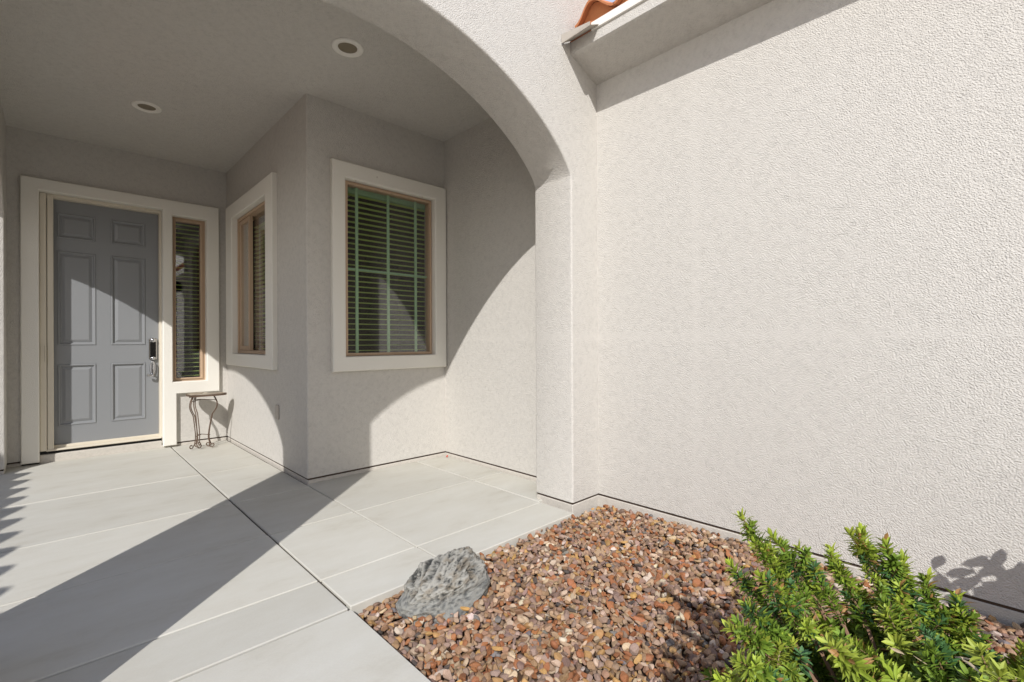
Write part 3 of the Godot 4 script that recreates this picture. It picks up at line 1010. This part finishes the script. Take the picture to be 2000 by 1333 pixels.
func make_rock() -> void:
	var ico := icosphere(5)
	var big := FastNoiseLite.new()
	big.seed = 3; big.frequency = 1.1; big.fractal_octaves = 3
	var rid := FastNoiseLite.new()
	rid.seed = 8; rid.frequency = 2.4; rid.fractal_type = FastNoiseLite.FRACTAL_RIDGED; rid.fractal_octaves = 3
	var pit := FastNoiseLite.new()
	pit.seed = 5; pit.noise_type = FastNoiseLite.TYPE_CELLULAR; pit.frequency = 3.2; pit.cellular_jitter = 1.0
	var fine := FastNoiseLite.new()
	fine.seed = 9; fine.frequency = 9.0; fine.fractal_octaves = 4
	# planes that cut facets into the lump: normal, distance
	var cuts := [[Vector3(-0.85, 0.15, 0.55), 0.80], [Vector3(-0.25, 0.45, 1.0), 0.70], [Vector3(0.95, 0.35, 0.35), 0.78], [Vector3(-0.1, 1.0, 0.30), 0.66], [Vector3(-0.75, 0.75, -0.25), 0.80], [Vector3(0.35, 0.75, -0.9), 0.78], [Vector3(0.45, 0.85, 0.55), 0.76], [Vector3(-0.5, 0.35, -1.0), 0.82]]
	var pos := []
	var col := []
	var grainv := Vector3(0.82, 0.12, -0.56).normalized()   # bedding runs along this line
	for v in ico[0]:
		var d := 1.0
		for c in cuts:
			var nn: Vector3 = c[0].normalized()
			var k: float = nn.dot(v)
			if k > 0.01: d = minf(d, c[1] / k)
		d = lerpf(d, 1.0, 0.06) + big.get_noise_3dv(v * 1.2) * 0.10
		var along: Vector3 = grainv * v.dot(grainv)
		var q: Vector3 = (v - along) * 2.0 + along * 0.30
		var rr := rid.get_noise_3dv(q)
		var pp := pit.get_noise_3dv(v * 1.35)
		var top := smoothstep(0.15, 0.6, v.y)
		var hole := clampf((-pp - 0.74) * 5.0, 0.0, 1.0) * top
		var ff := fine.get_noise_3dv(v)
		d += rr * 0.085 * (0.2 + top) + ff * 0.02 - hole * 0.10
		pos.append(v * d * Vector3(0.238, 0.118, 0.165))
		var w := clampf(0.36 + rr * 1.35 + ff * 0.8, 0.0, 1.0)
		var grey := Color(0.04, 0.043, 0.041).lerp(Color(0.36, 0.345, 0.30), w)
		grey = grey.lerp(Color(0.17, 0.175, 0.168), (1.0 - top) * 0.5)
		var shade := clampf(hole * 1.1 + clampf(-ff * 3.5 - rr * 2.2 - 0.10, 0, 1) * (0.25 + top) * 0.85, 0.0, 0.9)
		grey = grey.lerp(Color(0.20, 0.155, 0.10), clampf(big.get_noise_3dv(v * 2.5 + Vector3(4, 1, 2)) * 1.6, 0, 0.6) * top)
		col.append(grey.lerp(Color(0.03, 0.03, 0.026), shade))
	var st := new_st()
	st.set_smooth_group(1)
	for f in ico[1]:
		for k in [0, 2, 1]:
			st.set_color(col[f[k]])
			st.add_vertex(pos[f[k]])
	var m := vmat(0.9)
	m.uv1_triplanar = true
	m.uv1_scale = Vector3.ONE * 5.0
	m.heightmap_enabled = true
	m.heightmap_texture = noise_tex(512, 0.06, 5, 13)
	m.heightmap_scale = 0.5
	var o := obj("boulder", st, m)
	fix_winding(o)
	o.position = Vector3(1.25, 0.022, -1.715)
	o.rotation = Vector3(0.05, 0.10, 0.10)
	tag(o, "pitted grey boulder at the corner of gravel bed and concrete", "rock")

func fix_winding(_o: MeshInstance3D) -> void:
	pass

# ---------------------------------------------------------------- gravel bed
func pebble_mesh(seed_: int, m: Material) -> ArrayMesh:
	var r := RandomNumberGenerator.new()
	r.seed = seed_
	var ico := icosphere(2)
	var cuts := []
	for k in 7:
		cuts.append([Vector3(r.randfn(), r.randfn(), r.randfn()).normalized(), r.randf_range(0.42, 0.72)])
	var sc := Vector3(r.randf_range(1.15, 1.7), r.randf_range(0.6, 0.9), r.randf_range(0.95, 1.3))
	var pos := []
	for v in ico[0]:
		var d := 1.0
		for c in cuts:
			var k: float = c[0].dot(v)
			if k > 0.01: d = minf(d, c[1] / k)
		pos.append(v * d * sc)
	var st := new_st()
	st.set_smooth_group(-1)
	for f in ico[1]:
		tri_n(st, pos[f[0]], pos[f[1]], pos[f[2]], pos[f[0]] + pos[f[1]] + pos[f[2]])
	return mesh_of(st, m)

func pebble_color() -> Color:
	# linear base colours of mixed desert gravel
	var pal := [[Color(0.34, 0.205, 0.12), 6], [Color(0.43, 0.285, 0.18), 6], [Color(0.36, 0.145, 0.058), 5.5], [Color(0.52, 0.385, 0.265), 4], [Color(0.64, 0.54, 0.43), 1.6], [Color(0.26, 0.17, 0.125), 4], [Color(0.20, 0.18, 0.17), 0.6], [Color(0.47, 0.275, 0.10), 2], [Color(0.36, 0.245, 0.19), 3], [Color(0.09, 0.07, 0.06), 0.8]]
	var sum := 0.0
	for p in pal: sum += p[1]
	var x := rng.randf() * sum
	for p in pal:
		x -= p[1]
		if x <= 0.0:
			var c: Color = p[0]
			var k := rng.randf_range(0.78, 1.22)
			return Color(c.r * k, c.g * k * rng.randf_range(0.95, 1.05), c.b * k * rng.randf_range(0.9, 1.1))
	return Color(0.4, 0.3, 0.2)

func make_gravel() -> void:
	var bed := Node3D.new()
	bed.name = "gravel_bed"
	add_child(bed)
	bed.set_meta("kind", "structure")
	var st := new_st()
	quad(st, Vector3(0.86, -0.062, -1.93), Vector3(XR + 0.05, -0.062, -1.93), Vector3(XR + 0.05, -0.062, 3.0), Vector3(0.86, -0.062, 3.0), Vector3.UP)
	obj("gravel_soil", st, mat(Color(0.33, 0.25, 0.19), 0.95), bed)
	var pm := vmat(0.75)
	pm.uv1_triplanar = true
	pm.uv1_scale = Vector3.ONE * 0.5
	pm.albedo_texture = noise_tex(512, 0.02, 4, 61, FastNoiseLite.TYPE_SIMPLEX_SMOOTH, ramp([[0.0, Color(0.72, 0.70, 0.68)], [0.6, Color(0.97, 0.96, 0.95)], [1.0, Color(1, 1, 1)]]))
	var kinds := 8
	var meshes := []
	for k in kinds: meshes.append(pebble_mesh(900 + k, pm))
	var lists := []
	for k in kinds: lists.append([])
	var pitch := 0.0225
	var near := []
	for layer in 2:
		var x := 0.898
		while x < XR - 0.012:
			var z := -1.885
			while z < 1.1:
				var p := Vector3(x + rng.randf_range(-0.011, 0.011), 0, z + rng.randf_range(-0.011, 0.011))
				z += pitch
				if p.x > 2.40 and p.z < -1.925: continue
				if layer == 1 and rng.randf() < 0.25: continue
				var s := rng.randf_range(0.0085, 0.0165) * (1.15 if rng.randf() < 0.15 else 1.0)
				if layer == 0: s *= 0.95
				var edge := clampf((p.x - 0.9) / 0.08, 0.0, 1.0)
				p.y = -0.048 + 0.020 * layer + rng.randf_range(-0.007, 0.009) + 0.008 * sin(p.x * 3.1 + p.z * 2.0) - 0.006 * (1.0 - edge)
				p.y += 0.03 * clampf((p.x - 2.0) / 0.7, 0, 1) * clampf(1.0 - absf(p.z + 1.3) / 1.2, 0, 1)
				var b := Basis.from_euler(Vector3(rng.randfn() * 0.45, rng.randf() * TAU, rng.randfn() * 0.45)).scaled(Vector3.ONE * s)
				var k := rng.randi() % kinds
				var item := [Transform3D(b, p), pebble_color(), k]
				# those that show largest: the top layer near the lower edge of the view
				var depth := p.x * 0.695 - p.z * 0.719
				var lat := p.x * 0.719 + p.z * 0.695
				if layer == 1 and depth > 1.4 and depth < 1.75 and lat < depth * 0.33 and lat > -0.2: near.append([depth / s, item])
				else: lists[k].append(item)
			x += pitch
	near.sort_custom(func(a, b): return a[0] < b[0])
	var tint := {}
	for i in near.size():
		var it: Array = near[i][1]
		if i < 300:
			var o := put("pebble", meshes[it[2]], bed)
			o.transform = it[0]
			var key: int = i % 24
			if not tint.has(key):
				var m: StandardMaterial3D = pm.duplicate()
				m.vertex_color_use_as_albedo = false
				m.albedo_color = it[1].linear_to_srgb()
				tint[key] = m
			o.material_override = tint[key]
		else:
			lists[it[2]].append(it)
	for k in kinds:
		var mm := MultiMesh.new()
		mm.transform_format = MultiMesh.TRANSFORM_3D
		mm.use_colors = true
		mm.mesh = meshes[k]
		mm.instance_count = lists[k].size()
		for i in lists[k].size():
			mm.set_instance_transform(i, lists[k][i][0])
			mm.set_instance_color(i, lists[k][i][1])
		var mi := MultiMeshInstance3D.new()
		mi.name = "gravel" if k == 0 else "gravel_%03d" % k
		mi.multimesh = mm
		bed.add_child(mi)
		mi.set_meta("kind", "stuff")

# ---------------------------------------------------------------- shrub with narrow leaves in whorls
func leaf(st: SurfaceTool, at: Vector3, dir: Vector3, nrm: Vector3, len: float, wid: float, curl: float, c0: Color, c1: Color) -> void:
	var side := dir.cross(nrm).normalized()
	var up := side.cross(dir).normalized()
	var ws := [0.25, 1.0, 0.85, 0.0]
	var ts := [0.0, 0.4, 0.72, 1.0]
	var l := []; var m := []; var r := []
	for k in 4:
		var t: float = ts[k]
		var p: Vector3 = at + dir * len * t + up * (curl * len * t * t)
		var w: float = ws[k] * wid * 0.5
		m.append(p)
		l.append(p - side * w + up * w * 0.35)
		r.append(p + side * w + up * w * 0.35)
	for k in 3:
		for q in [[l, m], [m, r]]:
			var a: Vector3 = q[0][k]; var b: Vector3 = q[1][k]
			var c: Vector3 = q[1][k + 1]; var d: Vector3 = q[0][k + 1]
			var ca := c0.lerp(c1, ts[k]); var cb := c0.lerp(c1, ts[k + 1])
			st.set_color(ca); st.add_vertex(a)
			st.set_color(ca); st.add_vertex(b)
			st.set_color(cb); st.add_vertex(c)
			if k < 2:
				st.set_color(ca); st.add_vertex(a)
				st.set_color(cb); st.add_vertex(c)
				st.set_color(cb); st.add_vertex(d)

func shoot_mesh(seed_: int, tone: int, m: Material) -> ArrayMesh:
	var r := RandomNumberGenerator.new()
	r.seed = seed_
	var st := new_st()
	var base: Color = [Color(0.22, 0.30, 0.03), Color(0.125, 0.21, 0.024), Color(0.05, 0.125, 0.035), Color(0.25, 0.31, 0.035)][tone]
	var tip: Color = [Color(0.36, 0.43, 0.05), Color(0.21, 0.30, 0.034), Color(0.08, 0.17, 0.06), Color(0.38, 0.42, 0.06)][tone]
	var n := 40
	var h := 0.066
	var bend := Vector3(r.randf_range(-0.25, 0.25), 0, r.randf_range(-0.25, 0.25))
	var axis := func(t: float) -> Vector3: return Vector3(0, h * t, 0) + bend * h * t * t
	for k in 6:
		var a: Vector3 = axis.call(k / 6.0); var b: Vector3 = axis.call((k + 1) / 6.0)
		st.set_color(Color(0.22, 0.14, 0.07))
		tube(st, [a, b], [0.0018, 0.0014], 4)
	for i in n:
		var t := 0.12 + 0.88 * float(i) / n
		var ang := i * 2.399963 + r.randf_range(-0.25, 0.25)
		var el := lerpf(0.0, 1.05, pow(t, 2.2)) + r.randf_range(-0.28, 0.28)
		var d := Vector3(cos(ang) * cos(el), sin(el), sin(ang) * cos(el))
		var len := lerpf(0.037, 0.027, t) * r.randf_range(0.8, 1.15)
		var nn := Vector3(-cos(ang) * sin(el), cos(el), -sin(ang) * sin(el))
		var k := r.randf_range(0.8, 1.2)
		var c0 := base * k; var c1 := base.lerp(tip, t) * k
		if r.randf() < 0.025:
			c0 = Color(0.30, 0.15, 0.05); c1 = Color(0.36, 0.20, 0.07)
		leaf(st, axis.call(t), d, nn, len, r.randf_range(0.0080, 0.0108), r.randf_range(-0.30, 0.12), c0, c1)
	return mesh_of(st, m)

func make_shrub() -> void:
	var C := Vector3(1.365, -0.05, 0.0)
	var sh := thing("bottlebrush_shrub", "low green shrub with narrow whorled leaves growing in the gravel by the long wall", "shrub", C)
	var lm := vmat(0.55)
	lm.backlight_enabled = true
	lm.backlight = Color(0.16, 0.20, 0.04)
	var shoots := []
	for k in 12:
		shoots.append(shoot_mesh(300 + k, [0, 1, 2, 3, 0, 1, 2, 0, 1, 1, 3, 2][k], lm))
	var L := Vector3(0.719, 0, 0.695)     # rightwards in the picture
	var D := Vector3(0.695, 0, -0.719)    # away from the viewer
	# long shoots that stand out of the outline
	var tips := [[-0.335, 0.385, 0.63], [-0.315, 0.36, 0.575], [-0.27, 0.37, 0.55], [-0.23, 0.40, 0.56], [-0.19, 0.36, 0.55], [-0.06, 0.32, 0.605], [-0.03, 0.34, 0.60], [0.0, 0.30, 0.58], [0.03, 0.29, 0.545], [0.075, 0.27, 0.515], [-0.12, 0.34, 0.55], [-0.40, 0.30, 0.52], [-0.43, 0.17, 0.50], [-0.50, 0.05, 0.45], [-0.53, -0.08, 0.42], [-0.47, 0.14, 0.47], [-0.52, 0.10, 0.36], [0.12, 0.22, 0.48], [-0.36, 0.22, 0.54], [-0.5, -0.05, 0.40]]
	var bst := new_st()
	var all := []
	for t in tips:
		var tip: Vector3 = L * t[0] + D * t[1] + Vector3.UP * (t[2] + 0.025)
		var root := Vector3(tip.x * 0.45, 0.20, tip.z * 0.45)
		var mid := root.lerp(tip, 0.55) + Vector3.UP * 0.04
		var up := (tip - mid).normalized().lerp(Vector3.UP, 0.1).normalized()
		all.append([Transform3D(frame(up, rng.randf() * TAU).scaled(Vector3.ONE * rng.randf_range(0.95, 1.15)), tip - up * 0.065), [3, 0, 10, 4, 7][all.size() % 5]])
		tube(bst, [root, mid, tip - up * 0.08], [0.0055, 0.004, 0.0022], 5)
		for k in 7:
			var p := mid.lerp(tip, 0.05 + 0.13 * k)
			var d2 := (up + Vector3(rng.randfn(), 0.3, rng.randfn()).normalized() * 0.9).normalized()
			all.append([Transform3D(frame(d2, rng.randf() * TAU).scaled(Vector3.ONE * rng.randf_range(0.7, 0.95)), p - d2 * 0.035), rng.randi() % 12])
	# branches of an open mound, each ending in a spray of shoots
	for b in 360:
		var rr := sqrt(rng.randf())
		var a := rng.randf() * TAU if b < 290 else rng.randf_range(-0.5, 0.9)
		var l := (0.66 if cos(a) > 0.0 else 0.56) * rr * cos(a)
		var dd := 0.52 * rr * sin(a)
		var hh := 0.53 * (1.0 - 0.26 * clampf(l / 0.5, 0.0, 1.0)) * pow(1.0 - 0.62 * rr * rr * rr, 0.7) * rng.randf_range(0.66, 1.0)
		var tip := L * l + D * dd + Vector3.UP * hh
		var outv := (L * l + D * dd).normalized() * (0.25 + 0.75 * rr) + Vector3.UP * (0.85 - 0.40 * rr)
		outv = (outv.normalized() + Vector3(rng.randfn(), rng.randfn() * 0.4, rng.randfn()) * 0.28).normalized()
		var root := Vector3(tip.x * 0.25, 0.03, tip.z * 0.25)
		var mid := root.lerp(tip, 0.6) + Vector3(rng.randfn(), 0.6, rng.randfn()) * 0.02
		tube(bst, [root, mid, tip - outv * 0.05], [0.007, 0.0045, 0.0022], 5)
		var lightness := rng.randf()
		for k in 9:
			var p := tip - outv * (0.020 * k) + (mid - tip) * (0.05 * k)
			var d2 := outv if k == 0 else (outv + Vector3(rng.randfn(), rng.randfn() * 0.6 + 0.2, rng.randfn()).normalized() * 0.95).normalized()
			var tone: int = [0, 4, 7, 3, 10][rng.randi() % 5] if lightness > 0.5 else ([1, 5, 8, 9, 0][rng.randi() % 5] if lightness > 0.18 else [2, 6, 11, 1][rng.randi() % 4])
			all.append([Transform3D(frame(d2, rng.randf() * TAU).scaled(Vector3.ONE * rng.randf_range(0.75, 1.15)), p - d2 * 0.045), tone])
	# the shoots nearest the viewer and highest are pieces of their own, the rest one mass
	var scored := []
	for e in all:
		var p: Vector3 = e[0].origin
		var side := p.dot(L)
		scored.append([p.y - 0.25 * p.dot(D) - (1.0 if side > 0.36 else 0.0) - (1.0 if p.dot(D) < -0.30 else 0.0), e])
	scored.sort_custom(func(x, y): return x[0] > y[0])
	var rest := []
	for k in 12: rest.append([])
	for i in scored.size():
		var e: Array = scored[i][1]
		if i < 300:
			var o := put("leafy_shoot", shoots[e[1]], sh)
			o.transform = e[0]
		else:
			rest[e[1]].append(e[0])
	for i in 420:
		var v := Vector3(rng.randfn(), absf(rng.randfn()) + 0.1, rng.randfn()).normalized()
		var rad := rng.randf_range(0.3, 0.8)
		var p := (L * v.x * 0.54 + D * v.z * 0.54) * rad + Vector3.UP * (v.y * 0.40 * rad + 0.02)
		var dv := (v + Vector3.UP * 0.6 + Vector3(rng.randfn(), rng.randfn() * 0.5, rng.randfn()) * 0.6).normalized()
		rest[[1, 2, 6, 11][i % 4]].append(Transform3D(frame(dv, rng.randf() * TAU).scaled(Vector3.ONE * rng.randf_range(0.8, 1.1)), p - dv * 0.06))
	for k in 12:
		if rest[k].is_empty(): continue
		var mm := MultiMesh.new()
		mm.transform_format = MultiMesh.TRANSFORM_3D
		mm.mesh = shoots[k]
		mm.instance_count = rest[k].size()
		for i in rest[k].size(): mm.set_instance_transform(i, rest[k][i])
		var im := MultiMeshInstance3D.new()
		im.name = "foliage" if k == 0 else "foliage_%03d" % k
		im.multimesh = mm
		sh.add_child(im)
		im.set_meta("kind", "stuff")
	obj("branch", bst, mat(Color(0.55, 0.43, 0.34), 0.9), sh)
	# dead rust-coloured leaves caught in the twigs
	var dst := new_st()
	for k in 700:
		var v := Vector3(rng.randfn(), absf(rng.randfn()), rng.randfn()).normalized() * rng.randf_range(0.55, 0.98)
		var p := L * v.x * 0.5 + D * v.z * 0.5 + Vector3.UP * (v.y * 0.47 + 0.03)
		var d := Vector3(rng.randfn(), rng.randfn(), rng.randfn()).normalized()
		var nn := d.cross(Vector3(rng.randfn(), rng.randfn(), rng.randfn())).normalized()
		var c := Color(0.34, 0.17, 0.07) if k % 3 else Color(0.42, 0.33, 0.22)
		leaf(dst, p, d, nn, rng.randf_range(0.022, 0.036), 0.007, rng.randf_range(-0.4, 0.4), c, c * 1.15)
	var dl := obj("dead_leaves", dst, lm, sh)
	dl.set_meta("kind", "stuff")

func frame(up: Vector3, turn: float) -> Basis:
	var a := up.cross(Vector3(0.3, 0.1, 0.9)).normalized()
	var b := a.cross(up)
	return Basis(a, up, b) * Basis(Vector3.UP, turn)

# ---------------------------------------------------------------- broad-leaved plant beyond the right edge: casts the leaf shadow on the wall
func make_broadleaf() -> void:
	var pl := thing("broadleaf_plant", "broad-leaved plant beyond the right edge, known by its leaf shadow on the long wall", "plant", Vector3(2.30, -0.05, 0.55))
	var lm := vmat(0.5)
	var st := new_st()
	var sl := new_st()
	for k in 30:
		var a := rng.randf() * TAU
		var top := Vector3(cos(a) * rng.randf_range(0.05, 0.26), rng.randf_range(0.35, 0.66), 0.05 + sin(a) * rng.randf_range(0.05, 0.30))
		if k == 0: top = Vector3(-0.01, 0.60, -0.36)
		if k == 1: top = Vector3(0.0, 0.55, -0.31)
		if k == 2: top = Vector3(0.02, 0.66, -0.22)
		if k == 3: top = Vector3(-0.03, 0.56, -0.24)
		if k >= 4 and k < 18: top = Vector3(rng.randf_range(-0.06, 0.06), rng.randf_range(0.38, 0.66), rng.randf_range(-0.26, -0.06))
		tube(sl, [Vector3(0, 0.0, 0), top * 0.5 + Vector3(0, 0.10, 0.02), top], [0.006, 0.004, 0.0025], 5)
		for j in 8:
			var d := Vector3(rng.randfn(), rng.randfn() * 0.5, rng.randfn()).normalized()
			var nn := Vector3(-0.6, 0.6, 0.55) + Vector3(rng.randfn(), rng.randfn(), rng.randfn()) * 0.3
			leaf(st, top.lerp(top * 0.5 + Vector3(0, 0.1, 0.02), j * 0.085), d, nn.normalized(), rng.randf_range(0.045, 0.07), rng.randf_range(0.028, 0.042), 0.1, Color(0.06, 0.13, 0.03), Color(0.08, 0.16, 0.04))
	obj("stem", sl, mat(Color(0.40, 0.34, 0.22), 0.9), pl)
	var lv := obj("leaves", st, lm, pl)
	lv.set_meta("kind", "stuff")
